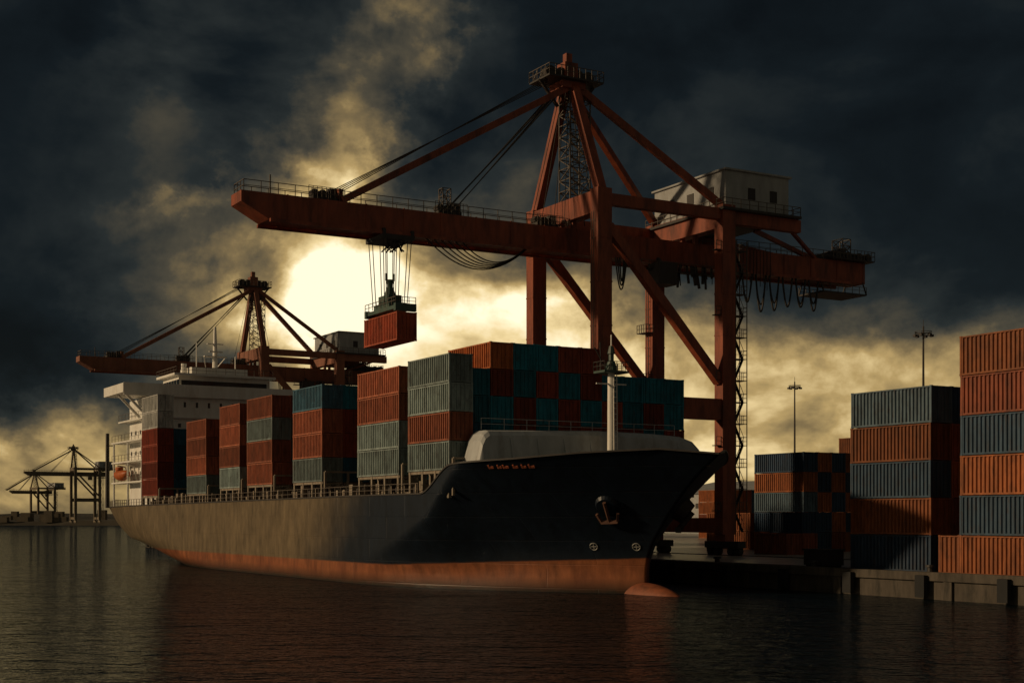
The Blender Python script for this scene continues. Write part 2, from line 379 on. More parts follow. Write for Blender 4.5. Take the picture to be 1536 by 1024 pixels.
for s in np.arange(-124, -5, 1.5):
    p = hp(s, 1, -1) + Vector((0, .12, 0)); br.beam(p, p + Vector((0, 0, 1.0)), .07)
    if pr is not None:
        for h in (.5, 1.0): br.beam(pr + Vector((0, 0, h)), p + Vector((0, 0, h)), .05)
    pr = p
addB('deck_rail', br, ship, M_rail)
b = B()
def wsec(w, sf, zt, tf):
    return [(sf, w, 9.6), (sf - tf, w, zt - .5), (sf - tf - .35, w, zt - .12), (sf - tf - .8, w, zt), (.5, w, zt), (.2, w, 9.6)]
secs = [wsec(1.3, 3.4, 11.2, .2), wsec(1.75, 3.6, 13.0, .4), wsec(2.1, 3.7, 13.6, .6), wsec(2.6, 3.8, 13.95, .8), wsec(13.35, 5.2, 14.15, 1.), wsec(20, 4.6, 14.1, 1.), wsec(23.6, 4.0, 13.95, .9),
        wsec(24.8, 3.8, 13.6, .7), wsec(25.6, 3.6, 12.9, .5), wsec(25.9, 3.5, 11.6, .2)]
for sc in secs: b.v += sc
for i in range(len(secs) - 1):
    for j in range(5):
        a = i * 6 + j; b.f.append((a, a + 6, a + 7, a + 1))
b.f.append((0, 1, 2, 3, 4, 5)); n6 = (len(secs) - 1) * 6; b.f.append(tuple(n6 + k for k in (5, 4, 3, 2, 1, 0)))
addB('breakwater', b, ship, M_white2, smooth=False)
b = B()
for w in np.arange(4.5, 25, 2.6):
    b.beam((5.3 - abs(w - CL) * .1, w, 9.8), (4.2 - abs(w - CL) * .1, w, 13.3), .12)
b.rail((1., 2.8, 14.1), (1., 24, 14.1), 1.0, 2.2, .05)
addB('breakwater_stiffener', b, ship, M_white2)
b = B(); b.tube((6, CL, 9.6), (6, CL, 19.2), .38, 12, .32); b.tube((6, CL, 21.6), (6, CL, 22.6), .07, 6)
b.beam((6, CL - 1.6, 18.2), (6, CL + 1.6, 18.2), .12); b.beam((6.5, CL, 9.8), (6.35, CL, 19), .06); b.beam((6.5, CL + .35, 9.8), (6.35, CL + .35, 19), .06)
for z in np.arange(10, 19, .5): b.beam((6.45, CL, z), (6.45, CL + .35, z), .05)
addB('fore_mast', b, ship, M_mast)
b = B(); b.box(5.1, 6.9, CL - 1.3, CL + 1.3, 19.15, 19.35); b.tube((6, CL, 19.35), (6, CL, 20.2), .6, 10, .34); b.tube((6, CL, 20.2), (6, CL, 20.9), .24, 8); b.tube((6, CL, 20.9), (6, CL, 21.6), .36, 8, .2)
addB('mast_light', b, ship, M_green)
b = B()
for q in ((5.1, -1.3, 5.1, 1.3), (6.9, -1.3, 6.9, 1.3), (5.1, -1.3, 6.9, -1.3), (5.1, 1.3, 6.9, 1.3)): b.rail((q[0], CL + q[1], 19.35), (q[2], CL + q[3], 19.35), .8, .6, .05)
b.beam((6, CL - .5, 19.4), (6, CL - 1.8, 21.4), .07); b.beam((6, CL - 1.1, 19.4), (6, CL - 1.2, 21.9), .06)
addB('mast_platform_rail', b, ship, M_dark)
b = B()
for w in (8.5, 17.5):
    b.tube((9, w - 1.4, 11.), (9, w + 1.4, 11.), .7, 12); b.box(8.2, 9.8, w + 1.5, w + 2.1, 10, 11.8); b.box(8.2, 9.8, w - 2.1, w - 1.5, 10, 11.5)
for s, w in ((12, 9), (12, 17.5), (16, 12), (16, 15)):
    b.tube((s, w, 10), (s, w, 11.3), .25, 8)
addB('windlass', b, ship, M_green)
# superstructure
b = B()
b.box(-117, -102, 2.8, 24., 8.1, 24.8)
for z in (11.6, 14.8, 18., 21.4): b.box(-119.5, -101.6, .5 if z < 19 else 1.6, 26.2, z, z + .22)
b.box(-113, -101.4, -2.2, 29, 25.0, 25.3); b.box(-113.1, -112.9, -2.2, 29, 25.3, 26.4)
b.box(-101.5, -101.35, -2.2, 29, 24.6, 26.5); b.box(-113, -101.4, -2.3, -2.15, 25.0, 26.4); b.box(-113, -101.4, 28.95, 29.1, 25.0, 26.4)
b.box(-111, -102.6, 6.5, 21., 25.3, 28.0); b.box(-111.6, -101.8, 5.6, 21.9, 28.0, 28.35)
b.box(-110, -104, 9, 18, 28.35, 29.6)
for w in (-1.6, 28.4):
    b.beam((-107, w, 25), (-107, 2.8 if w < 5 else 24, 20.5), .35); b.beam((-103, w, 25), (-103, 2.8 if w < 5 else 24, 20.5), .35)
for s in (-119, -110.5, -102.5):
    for w in (.8, 25.9): b.beam((s, w, 8), (s, w, 18.1), .25)
b.box(-122.5, -117, 5, 21.5, 8, 15); b.box(-121, -117.2, 8, 18, 15, 23)
addB('superstructure', b, ship, M_white)
b = B()
for z in (11.82, 15.02, 18.22, 21.62):
    b.rail((-119.5, .6 if z < 19 else 1.7, z), (-101.7, .6 if z < 19 else 1.7, z), 1.05, 1.8, .05)
b.rail((-112.9, 6, 28.35), (-102, 6, 28.35), 1, 1.5, .06); b.rail((-102, 6, 28.35), (-102, 21.5, 28.35), 1, 1.5, .06)
b.rail((-124.5, 2, 8.0), (-124.5, 24, 8.0), 1.1, 1.5, .07)
addB('superstructure_rail', b, ship, M_rail)
b = B()
b.box(-102.7, -102.5, 6.9, 20.6, 26.5, 27.3)
for w in np.arange(5.2, 16, 1.9): b.box(-102.05, -101.97, w, w + .35, 23.1, 23.9)
for w in np.arange(6.2, 22, 2.6): b.box(-102.05, -101.97, w, w + .45, 20., 20.6)
for z in (19.3, 16.1, 12.9):
    for s in np.arange(-116, -103, 2.6): b.box(s, s + .5, 2.74, 2.83, z, z + .6)
for s in np.arange(-110.5, -103, 1.4): b.box(s, s + 1.1, 6.43, 6.52, 26.5, 27.4)
addB('superstructure_window', b, ship, M_glass)
b = B(); b.tube((-106, CL, 28.4), (-106, CL, 36.2), .5, 10, .22); b.box(-106.4, -105.6, CL - 1.8, CL + 1.8, 31.5, 31.65); b.box(-106.2, -105.8, CL - 1.3, CL + 1.3, 33.5, 33.62)
b.beam((-105.6, CL - 1.1, 32.3), (-105.6, CL + 1.1, 32.3), .22); b.tube((-106, CL - 3, 29.6), (-106, CL - 3, 33.6), .08, 6); b.tube((-108, CL + 4, 28.4), (-108, CL + 4, 32.), .1, 6)
b.tube((-106, CL - 5, 28.3), (-106, CL - 5, 30.2), .45, 10, .45); b.beam((-106, CL - 1.8, 31.6), (-110, CL, 28.4), .1); b.beam((-106, CL + 1.8, 31.6), (-110, CL, 28.4), .1)
addB('radar_mast', b, ship, M_mast)
b = B(); b.tube((-119.5, CL + 3, 15), (-119.8, CL + 3, 28.0), 1.9, 14, 1.6); addB('funnel', b, ship, M_crane2)
b = B(); b.tube((-123.6, .9, 7.8), (-123.6, .9, 20.), .38, 8, .3); b.beam((-123.6, .9, 18), (-123.6, 1.9, 18), .15)
addB('stern_post', b, ship, M_dark)
me = bpy.data.meshes.new('lifeboat'); bm = bmesh.new(); bmesh.ops.create_uvsphere(bm, u_segments=20, v_segments=12, radius=1)
for v in bm.verts:
    x, y, z = v.co; v.co = Vector((x * 3.6, y * .95, z * (.75 if z > 0 else .95) + (.3 * x * x)))
r = bmesh.ops.create_cube(bm, size=1.)
for v in r['verts']: v.co = Vector((v.co.x * 1.3 - 1.6, v.co.y * .9, v.co.z * .7 + .95))
bm.to_mesh(me); bm.free(); link('lifeboat', me, ship, (-114.5, .9, 12.95), M_orange, True)
b = B()
for s in (-117, -112): b.beam((s, 2.6, 11.8), (s, 2.1, 14.3), .22); b.beam((s, 2.1, 14.3), (s, .8, 14.5), .2); b.beam((s, .9, 14.4), (s, .9, 13.5), .06)
addB('davit', b, ship, M_white)
def hullbox(b, s, z, a, h, off0, off1):
    p, n, tx, ty = hull_at(s, z)
    pts = []
    for o in (off0, off1):
        for sx, sy in ((-1, -1), (1, -1), (1, 1), (-1, 1)): pts.append(p + tx * sx * a + ty * sy * h + n * o)
    b.hexa(pts)
b = B(); p, n, tx, ty = hull_at(11.2, 7.3, 0)
b.tube(p - n * .8, p + n * .3, 1.5, 20, .85)
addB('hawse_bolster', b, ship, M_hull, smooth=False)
b = B(); q = p + n * .42
b.tube(q + ty * .6, q - ty * 1.5, .16, 8); b.beam(q - ty * 1.5 - tx * .75, q - ty * 1.5 + tx * .75, .34); b.beam(q - ty * 1.5 - tx * .7, q - ty * .6 - tx * .95, .22); b.beam(q - ty * 1.5 + tx * .7, q - ty * .6 + tx * .95, .22)
addB('anchor', b, ship, mk('anchor_rust', (.10, .045, .028), .8))
p, n, tx, ty = hull_at(11.2, 7.1, 0, 1)
b = B(); b.tube(p - n * .6, p + n * .9, 1.3, 14, 1.0); q = p + n * 1.1; b.beam(q - ty * 1.6 - tx, q - ty * 1.6 + tx, .45); b.tube(q + ty * .4, q - ty * 1.6, .25, 8)
addB('starboard_anchor', b, ship, M_dark)
b = B()
s = 5.6
for wdt in (.55, .4, .6, .5, .45, .6):
    hullbox(b, s, 10.55 - .0, wdt * .38, .12, .0, .05); hullbox(b, s - wdt * .3, 10.60, .07, .2, .0, .06); s += wdt * 1.25
addB('name_lettering', b, ship, M_mark)
b = B()
for s_, z_ in ((8.2, 3.75), (11.2, 3.75)):
    p, n, tx, ty = hull_at(s_, z_, .04)
    for k in range(20):
        a0 = k * math.pi / 10; a1 = (k + 1) * math.pi / 10
        b.beam(p + tx * .34 * math.cos(a0) + ty * .34 * math.sin(a0), p + tx * .34 * math.cos(a1) + ty * .34 * math.sin(a1), .07)
    b.beam(p - tx * .24, p + tx * .24, .06); b.beam(p - ty * .24, p + ty * .24, .06)
addB('load_mark', b, ship, M_markw)
# ------------------------------------------------------------ cranes
def crane(name, s, w, mat, rear=45.8, front=40.7, house=True, hoist_y=-23.1, drop=33.5, detail=True, rotz=0., loc=None):
    e = empty(name, s, w, 0)
    if loc is not None: e.location = loc
    e.rotation_euler = (0, 0, TH + rotz)
    X = 7.2; G = 17.8; b = B(); d = B(); r = B(); c = B()
    for x in (-X, X):
        for y in (0, G):
            b.box(x - .8, x + .8, y - .95, y + .95, 4.2, 43.7)
            for z in np.arange(8, 43, 5.): b.box(x - .84, x + .84, y - .99, y + .99, z, z + .16)
            d.box(x - 3.2, x + 3.2, y - .6, y + .6, 2.6, 3.4)
            for q in (-2.6, -1.3, 1.3, 2.6): d.tube((x + q, y - .35, 2.25), (x + q, y + .35, 2.25), .5, 10)
            b.box(x - .9, x + .9, y - .7, y + .7, 3.4, 4.2)
        b.box(x - .6, x + .6, .96, G - .96, 17.9, 20.4)
        b.box(x - .5, x + .5, .96, G - .96, 41.9, 43.2); b.box(x - .5, x + .5, G + .96, G + 11.5, 41.5, 43.0)
        b.beam((x, .9, 39.5), (x, G - .9, 22.5), 1.0, 1.1)
        b.beam((x * .98, 0, 43.6), (x * .12, .2, 57.2), 1.0, 1.1)
        b.beam((x * .1, .6, 57.2), (x * .95, G, 43.6), .75, .8)
        b.beam((x * .12, -.4, 56.8), (x * .17, -29.4, 40.2), .6, .75)
    for y in (0, G):
        b.box(-X + .81, X - .81, y - .7, y + .7, 4.4, 6.2)
        b.box(-X + .81, X - .81, y - .8, y + .8, 41.0, 43.5)
    b.box(-1.6, 1.6, -front + 3, rear, 37.3, 40.05)
    b.hexa([(-1.6, -front, 38.9), (1.6, -front, 38.9), (1.6, -front + 3, 37.3), (-1.6, -front + 3, 37.3), (-1.6, -front, 40.04), (1.6, -front, 40.04), (1.6, -front + 3, 40.04), (-1.6, -front + 3, 40.04)])
    for y in np.arange(-front + 5, rear, 4.5): b.box(-1.66, 1.66, y, y + .14, 37.25, 40.1)
    for x in (-1.95, 1.95): b.box(x - .2, x + .2, -front + 3, rear - 2, 37.0, 37.35)
    b.beam((0, -29.4, 40), (0, -29.4, 41.5), .5, 2.2)
    for y in (0, G):
        for x in (-1.3, 1.3): b.beam((x, y, 40.), (x, y, 41.1), .5)
    b.box(-1.5, 1.5, -1.6, 1.6, 56.6, 57.4); d.box(-2.3, 2.3, -3.9, 3.6, 57.4, 57.6)
    b.box(-.9, .9, -.9, .9, 57.6, 59.8); b.beam((0, 0, 59.8), (0, 0, 61.), .8)
    for y in (-2.6, -1.2, 1.2, 2.6): d.tube((-.6, y, 58.4), (.6, y, 58.4), .75, 12)
    for x in (-2.3, 2.3): r.rail((x, -3.9, 57.6), (x, 3.6, 57.6), 1.2, .8, .07)
    for y in (-3.9, 3.6): r.rail((-2.3, y, 57.6), (2.3, y, 57.6), 1.2, .8, .07)
    for y in (-3.9, 3.6): d.beam((0, y, 57.5), (0, y * .35, 54.6), .3)
    if detail:
        for y in np.arange(-3.6, 3.6, .7): r.beam((-2., y, 57.6), (-2. + random.uniform(0, 1), y + .3, 59.2), .08)
    r.lattice(-1.2, 1.2, -.4, 2.4, 43.5, 56.5, 1.3, .1)
    for k in range(9):
        z = 43.8 + k * 1.4; ya, yb = (0, 2.) if k % 2 else (2., 0); r.beam((.3, ya, z), (.3, yb, z + 1.4), .35, .08)
    for x in (-1.5, 1.5):
        r.rail((x, -front + .3, 40.05), (x, -.9, 40.05), 1.15, 1.8, .07)
        r.rail((x, G + 1, 40.05), (x, rear, 40.05), 1.15, 1.8, .07)
    r.rail((-1.5, -front + .3, 40.05), (1.5, -front + .3, 40.05), 1.15, 1., .07)
    r.beam((1.4, -front + 3.2, 40.05), (1.4, -front + 3.2, 42.), .12)
    for k, x in enumerate((-1.3, -.5, .5, 1.3)):
        c.beam((x * .6, -1.5, 57.8 + .25 * k), (x, -31.5 + k * .4, 40.6), .09)
        c.beam((x * .6, -1., 57.0), (x, -16.1 - k * .3, 40.4), .12)
        c.beam((x * .6, -1., 56.6), (x, -15.2 - k * .3, 40.4), .08)
    for x in (-.9, -.3, .4, 1.): c.beam((x, .8, 56.5), (x * 1.5, 3. + x, 41), .07); c.beam((x, -.5, 56.5), (x * 2.5, -3. + x, 40.3), .06)
    if detail:
        for y0 in (-31.2, -16.2, -3.5):
            d.box(-1.2, 1.2, y0 - 1.4, y0 + 1.4, 40.06, 40.5)
            for q in (-.9, 0, .9): d.tube((-.5, y0 + q, 40.95), (.5, y0 + q, 40.95), .42, 10); d.beam((.6, y0 + q, 40.4), (.6, y0 + q, 41.3), .12); d.beam((-.6, y0 + q, 40.4), (-.6, y0 + q, 41.3), .12)
            d.box(-.5, .4, y0 + .8, y0 + 1.7, 40.5, 41.6)
            r.rail((1.4, y0 - 2, 40.1), (1.4, y0 + 2, 40.1), 1.3, .45, .05)
        r.lattice(-.5, .5, -16.8, -15.8, 40.5, 43.2, .7, .07)
    hs = B()
    if house:
        hs.box(-X + .2, X + .4, G - .2, G + 9.6, 43.3, 47.9)
        hs.box(-X - .1, X + .7, G - .5, G + 9.9, 47.9, 48.15)
        d.box(-X - .6, X + 1.2, G - 1.2, G + 11, 43.0, 43.3)
        for y in (G + 3.2, G + 6.6): d.box(X + .38, X + .46, y, y + 1.1, 44.7, 46.1)
        for x in (-4, 0, 4): d.box(x, x + 1.3, G - .27, G - .18, 45, 46.3)
        for q in ((X + 1.1, G - 1.1, X + 1.1, G + 10.9), (-X - .5, G - 1.1, X + 1.1, G - 1.1), (-X - .5, G + 10.9, X + 1.1, G + 10.9)):
            r.rail((q[0], q[1], 43.3), (q[2], q[3], 43.3), 1.1, 1.3, .07)
        addB('machinery_house', hs, e, M_house, bevel=.06)
        b.beam((0, G + 10.5, 43), (0, rear - 7, 40), .5)
        b.beam((-X + 1, G + 10.5, 42.5), (-1, rear - 8, 39.9), .4); b.beam((X - 1, G + 10.5, 42.5), (1, rear - 8, 39.9), .4)
    d.box(-2.6, 2.6, rear - 6.5, rear + .8, 40.1, 40.25)
    if detail:
        for yy in (-5.4, -3.6, -1.6, .0):
            d.box(-1.7, 1.3, rear + yy - .55, rear + yy + .5, 40.25, 41.1 + .45 * ((yy * 7) % 1.9)); d.tube((-1.5, rear + yy + .8, 40.9), (1.5, rear + yy + .8, 40.9), .5, 10)
        r.rail((2.6, rear - 6.5, 40.25), (2.6, rear + .8, 40.25), 1.2, .6, .06); r.rail((-2.6, rear - 6.5, 40.25), (-2.6, rear + .8, 40.25), 1.2, .6, .06)
        r.lattice(-1., 1., rear - 3.4, rear - 2., 40.3, 43.2, .8, .08); r.rail((2.6, rear + .8, 40.25), (-2.6, rear + .8, 40.25), 1.2, .6, .06)
    d.box(-2.4, 2.4, rear - 8, rear - .5, 35.6, 35.8)
    for x in (-2.4, 2.4):
        for y in (rear - 8, rear - .5): d.beam((x, y, 35.7), (x * .7, y, 37.4), .14)
        r.rail((x, rear - 8, 35.8), (x, rear - .5, 35.8), .9, 1.2, .06)
    d.box(1.9, 4.2, G - 7.5, G - 4.8, 34.2, 36.8); d.beam((2.6, G - 6, 36.8), (1.8, G - 6, 37.6), .4)
    r.rail((2.6, G - 9, 36.2), (2.6, G + 6, 36.2), 1., 1.1, .07); d.box(1.9, 2.8, G - 9, G + 6, 36.0, 36.15)
    for k in range(26 if detail else 0):
        yy = random.uniform(G - 7, G + 5); d.beam((2.3 + random.uniform(-.4, .5), yy, 37.1), (2.3, yy + random.uniform(-.6, .6), 34.2 + random.uniform(0, 2)), random.uniform(.06, .3))
    x = X
    for k in range(13):
        z = 4.5 + k * 2.6; ya, yb = (G + 1.2, G + 2.5) if k % 2 else (G + 2.5, G + 1.2)
        d.beam((x + .2, ya, z), (x + .2, yb, z + 2.6), .45, .08); d.box(x - .6, x + .8, G + .97, G + 2.7, z + 2.55, z + 2.62)
        r.beam((x + .45, ya, z + 1), (x + .45, yb, z + 3.6), .05)
        r.rail((x + .8, G + 1., z + 2.6), (x + .8, G + 2.7, z + 2.6), 1., .6, .05); r.rail((x - .6, G + 2.7, z + 2.6), (x + .8, G + 2.7, z + 2.6), 1., .7, .05)
        if k % 3 == 0: d.box(x - .3, x + .5, G - 1.7, G - .96, z + 2.5, z + 2.6); r.rail((x + .5, G - 1.7, z + 2.6), (x + .5, G - 1, z + 2.6), 1., .7, .06)
    for y in (G + 1., G + 2.7): r.beam((x + .8, y, 4), (x + .8, y, 39.5), .09); r.beam((x - .6, y, 4), (x - .6, y, 39.5), .09)
    for (lx, ly) in ((-X, G), (X, 0)):
        for q in (-.25, .25): r.beam((lx + q, ly - 1.15, 5), (lx + q, ly - 1.15, 41), .06)
        for z in np.arange(6, 41, 1.): r.beam((lx - .25, ly - 1.15, z), (lx + .25, ly - 1.15, z), .05)
    for z in (23.5, 29.8): d.box(-X - 1, -X + 1, G - 2.1, G - .96, z, z + .1); r.rail((-X + 1, G - 2.1, z), (-X + 1, G - 1, z), 1.1, .5, .07); r.rail((-X - 1, G - 2.1, z), (-X + 1, G - 2.1, z), 1.1, .5, .07)
    if detail:
        for k in range(6): c.rope((1.7, -19.5 + k * .9, 37.1), (1.7, -6.6 - k * .05, 37.1), 2.9 - k * .2 , .055, 18)
        for k in range(6):
            y = G + 7 + k * 2.2; c.rope((1.8, y, 37.), (1.8, y + 1.6, 37.), 4. + random.uniform(-.5, .7), .08, 14); c.rope((1.5, y + .2, 37.), (1.5, y + 1.9, 37.), 3.4 + random.uniform(-.5, .5), .07, 14)
        for k in range(3): c.rope((3., G - 13 + k * .3, 37.), (3., G - 11.4 - k * .2, 37.), 3.8 - k * .5, .06, 12)
        for k in range(16):
            y = G + 3 + k * .55; c.beam((2.2, y, 40), (2.2, y, 40 + random.uniform(-6, -3.5)), .06)
    if hoist_y is not None:
        y = hoist_y
        d.box(-2.3, 2.3, y - 1.9, y + 1.9, 36.5, 37.0)
        for q in (-1.7, 1.7):
            for x in (-2.1, 2.1): d.beam((x, y + q, 36.8), (x, y + q, 37.6), .35)
        for k in range(12): d.beam((random.uniform(-2, 2), y + random.uniform(-1.8, 1.8), 36.6), (random.uniform(-2, 2), y + random.uniform(-1.8, 1.8), 35.7), .12)
        for yy in (-1.7, -1.25, -.35, .35, 1.25, 1.7):
            for x in (-1.9, 1.9): c.beam((x, y + yy, 36.6), (x * .8, y + yy * .8, 29.6), .07)
        h = B()
        h.box(-4., 4., y - 1.1, y + 1.1, 28.75, 29.15); h.box(-4.1, -3.6, y - 1.25, y + 1.25, 28.5, 29.3); h.box(3.6, 4.1, y - 1.25, y + 1.25, 28.5, 29.3)
        h.box(-2., 2., y - 1.05, y + 1.05, 29.15, 29.7); h.box(-1.3, 1.3, y - .8, y + .8, 29.7, 30.6); h.tube((0, y, 30.6), (0, y, 31.6), .7, 12, .35); h.tube((0, y, 31.6), (0, y, 32.4), .25, 10, .5)
        h.beam((0, y - .45, 32.3), (0, y - .45, 33.1), .2); h.beam((0, y + .45, 32.3), (0, y + .45, 33.1), .2)
        addB('spreader', h, e, M_green)
        r.rail((-4, y - 1.2, 29.2), (4, y - 1.2, 29.2), .8, 1., .06); r.rail((4, y - 1.2, 29.2), (4, y + 1.2, 29.2), .8, .6, .06)
    addB('frame', b, e, mat); addB('fittings', d, e, M_dark if detail else mat); addB('handrails', r, e, M_rail if detail else mat); addB('ropes', c, e, M_cable)
    return e
crane('gantry_crane', -30.6, 31.7, M_crane)
st = stack(-34.9, -26.3, 31.7 - 23.1 - 1.22, ['m'], 25.3, 3.1, name='hoisted_container')
crane('gantry_crane', -192.5, 50.3, M_crane2, rear=30, front=38.4, detail=True, hoist_y=None)
crane('gantry_crane', 0, 0, M_far, rear=26, front=36, detail=False, hoist_y=None, loc=(-330, 1070, 0))
crane('gantry_crane', 0, 0, M_far, rear=18, front=26, detail=False, hoist_y=None, loc=(-470, 1400, -8), rotz=.3)
# ------------------------------------------------------------ quay
QZ = 1.7; QE = -202
q = empty('quay', 0, 0, 0)
b = B(); b.v = [(160, 28.9, QZ), (160, 900, QZ), (QE, 900, QZ), (QE, 28.9, QZ)]; b.f = [(0, 1, 2, 3)]
addB('apron', b, q, M_conc)
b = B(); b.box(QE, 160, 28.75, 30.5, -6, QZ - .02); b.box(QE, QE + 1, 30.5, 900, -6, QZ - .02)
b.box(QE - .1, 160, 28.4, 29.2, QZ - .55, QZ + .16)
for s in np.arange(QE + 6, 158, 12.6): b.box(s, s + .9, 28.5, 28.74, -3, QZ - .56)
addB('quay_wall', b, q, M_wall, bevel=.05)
b = B()
for s in np.arange(QE + 4, 158, 8.4): b.box(s - .5, s + .5, 27.95, 28.38, -.2, QZ - .1)
addB('fender', b, q, M_rubber)
b = B()
for s in list(np.arange(-196, 150, 14)):
    b.tube((s, 30., QZ), (s, 30., QZ + .5), .28, 10, .22); b.tube((s, 30, QZ + .5), (s, 30, QZ + .68), .4, 10, .36)
addB('bollard', b, q, M_dark)
b = B()
for w in (31.7, 49.5): b.box(QE + 4, 17, w - .07, w + .07, QZ + .004, QZ + .09)
addB('crane_rail', b, q, M_dark)
b = B(); b.box(-1.6, 1.6, -1., 1., .15, 1.5); b.box(-1.7, 1.7, -1.1, 1.1, 1.5, 1.65); b.box(-1.4, 1.4, -.9, .9, 0, .15)
g = empty('electrical_cabinet', 12, 33, QZ); addB('cabinet', b, g, M_dark)
# yard containers
stack(18.1, 27.5, 30.6, ['kpqpu', 'kvpvk', 'vpkkp', 'kpkv'], QZ + .02, 3.1)
stack(32.0, 44.2, 29.1, ['pqpqvp', 'kpvpvk', 'pkpvkp'], QZ + .02, 3.15)
stack(29.7, 31.9, 29.1, ['p'], QZ + .02, 3.15)
def px_sw(x, Y):
    X = (x - 768) / F * Y; d = Vector((X, Y, 0)) - S0; return d.dot(U), d.dot(V)
s_, w_ = px_sw(1205, 185)
stack(s_ - 9.9, s_, w_, ['vkupk', 'kkpkp', 'vpkpk', 'pkpkp', 'kpkkp', 'ppkkp'], QZ + .02, 2.62)
stack(s_ - 9.9, s_, w_ + 15.3, ['pkvkkp', 'kpkkkp', 'kkpkvk'], QZ + .02, 2.62)
s_, w_ = px_sw(1180, 172); stack(s_ - 6, s_, w_, ['v', 'vk'], QZ + .02, 2.6)
s_, w_ = px_sw(1125, 200); stack(s_ - 9.9, s_, w_, ['pp', 'pk'], QZ + .02, 2.6)
s_, w_ = px_sw(1300, 235); stack(s_ - 12, s_, w_, [rnd(5, 'kpvkp') for _ in range(8)], QZ + .02, 2.6)
s_, w_ = px_sw(1100, 300); stack(s_ - 12, s_, w_, [rnd(4, 'kpvkp') for _ in range(14)], QZ + .02, 2.6)
s_, w_ = px_sw(1112, 380)
g = empty('warehouse', s_, w_, QZ); b = B(); b.box(-40, 0, 0, 45, 0, 11)
b.hexa([(-40.5, -.5, 11), (.5, -.5, 11), (.5, 45.5, 11), (-40.5, 45.5, 11), (-40.5, 22.4, 15), (.5, 22.4, 15), (.5, 22.6, 15), (-40.5, 22.6, 15)])
addB('walls_and_roof', b, g, M_house)
b = B()
for y in (4, 15, 26, 37): b.box(-.1, .08, y, y + 5, 0, 6)
for x in np.arange(-38, -2, 6): b.box(x, x + 3.5, -.08, .1, 7, 8.4)
addB('doors_and_windows', b, g, M_dark)
def mast(x, Y, top):
    s_, w_ = px_sw(x, Y); e = empty('floodlight_mast', s_, w_, QZ); H = top - QZ; b = B()
    b.tube((0, 0, 0), (0, 0, H), .30, 10, .13); b.tube((0, 0, 0), (0, 0, .8), .6, 10)
    n = 12
    for rr, z in ((1.25, H - 1.1), (1.25, H - .8)):
        for k in range(n):
            a0 = 2 * math.pi * k / n; a1 = 2 * math.pi * (k + 1) / n
            b.beam((rr * math.cos(a0), rr * math.sin(a0), z), (rr * math.cos(a1), rr * math.sin(a1), z), .08)
    for k in range(6):
        a = k * math.pi / 3; b.beam((0, 0, H - 1), (1.25 * math.cos(a), 1.25 * math.sin(a), H - 1), .08)
        b.hexa([(1.25 * math.cos(a) + dx, 1.25 * math.sin(a) + dy, H - 1.55 + dz) for dz in (0, .35) for dx, dy in ((-.25, -.2), (.25, -.2), (.25, .2), (-.25, .2))])
    b.beam((0, 0, H), (0, 0, H + 1.), .06)
    addB('pole_and_lamps', b, e, M_dark)
mast(1385, 213, 34.8); mast(1192, 300, 34.8)
# ------------------------------------------------------------ water, far land
me = bpy.data.meshes.new('water'); R = 14000
me.from_pydata([(-R, -R, 0), (R, -R, 0), (R, R, 0), (-R, R, 0)], [], [(0, 1, 2, 3)]); wo = link('water', me, None, (0, 0, -.35), M_water)
b = B(); xs = np.linspace(-900, 900, 140)
for i, x in enumerate(xs):
    h = 5 + 3 * math.sin(i * .35) * math.sin(i * .13) + random.uniform(-.8, 1.4)
    b.v += [(x, 1090 + 30 * math.sin(i * .2), -1), (x, 1100 + 30 * math.sin(i * .2), h * .55 + 1), (x, 1400, h + 2), (x, 3000, 8)]
for i in range(len(xs) - 1):
    for j in range(3):
        a = i * 4 + j; b.f.append((a, a + 4, a + 5, a + 1))
addB('far_shore', b, None, M_land)
b = B()
for k in range(26):
    x = random.uniform(-420, -290); y = 1120 + random.uniform(0, 60); h = random.uniform(3, 10); a = random.uniform(3, 9); b.box(x, x + a, y, y + 6, 2, 2 + h)
addB('shore_sheds', b, None, M_far)
# ------------------------------------------------------------ sky (world)
SUN_AZ = (-1.0, -.14); SUN_EL = math.radians(17)
wd = bpy.data.worlds.new('World'); scene.world = wd; wd.use_nodes = True
try:
    wd.cycles.sampling_method = 'MANUAL'; wd.cycles.sample_map_resolution = 512
except Exception: pass
nt = wd.node_tree; L = nt.links; bg = nt.nodes['Background']
def Mt(op, a, b_=None, c=None, clamp=False):
    n = nt.nodes.new('ShaderNodeMath'); n.operation = op; n.use_clamp = clamp
    for i, v in enumerate((a, b_, c)):
        if v is None: continue
        if isinstance(v, (int, float)): n.inputs[i].default_value = float(v)
        else: L.new(v, n.inputs[i])
    return n.outputs[0]
tc = nt.nodes.new('ShaderNodeTexCoord'); D = tc.outputs['Generated']
def noise(scale, detail, rough=.55, dist=0., sz=1., off=(0, 0, 0), col=False):
    mp = nt.nodes.new('ShaderNodeMapping'); mp.inputs['Scale'].default_value = (1, 1, sz); mp.inputs['Location'].default_value = off; L.new(D, mp.inputs[0])
    n = nt.nodes.new('ShaderNodeTexNoise'); n.inputs['Scale'].default_value = scale; n.inputs['Detail'].default_value = detail; n.inputs['Roughness'].default_value = rough; n.inputs['Distortion'].default_value = dist
    L.new(mp.outputs[0], n.inputs['Vector']); return n.outputs[1] if col else n.outputs[0]
sp = nt.nodes.new('ShaderNodeSeparateXYZ'); L.new(D, sp.inputs[0])
az = Mt('ARCTAN2', sp.outputs[0], sp.outputs[1]); el = Mt('ARCSINE', sp.outputs[2])
w1 = nt.nodes.new('ShaderNodeSeparateXYZ'); L.new(noise(11, 6, .62, 0, 1.2, (3.1, 2.2, 1), True), w1.inputs[0])
azw = Mt('ADD', az, Mt('MULTIPLY', Mt('SUBTRACT', w1.outputs[0], .5), .12))
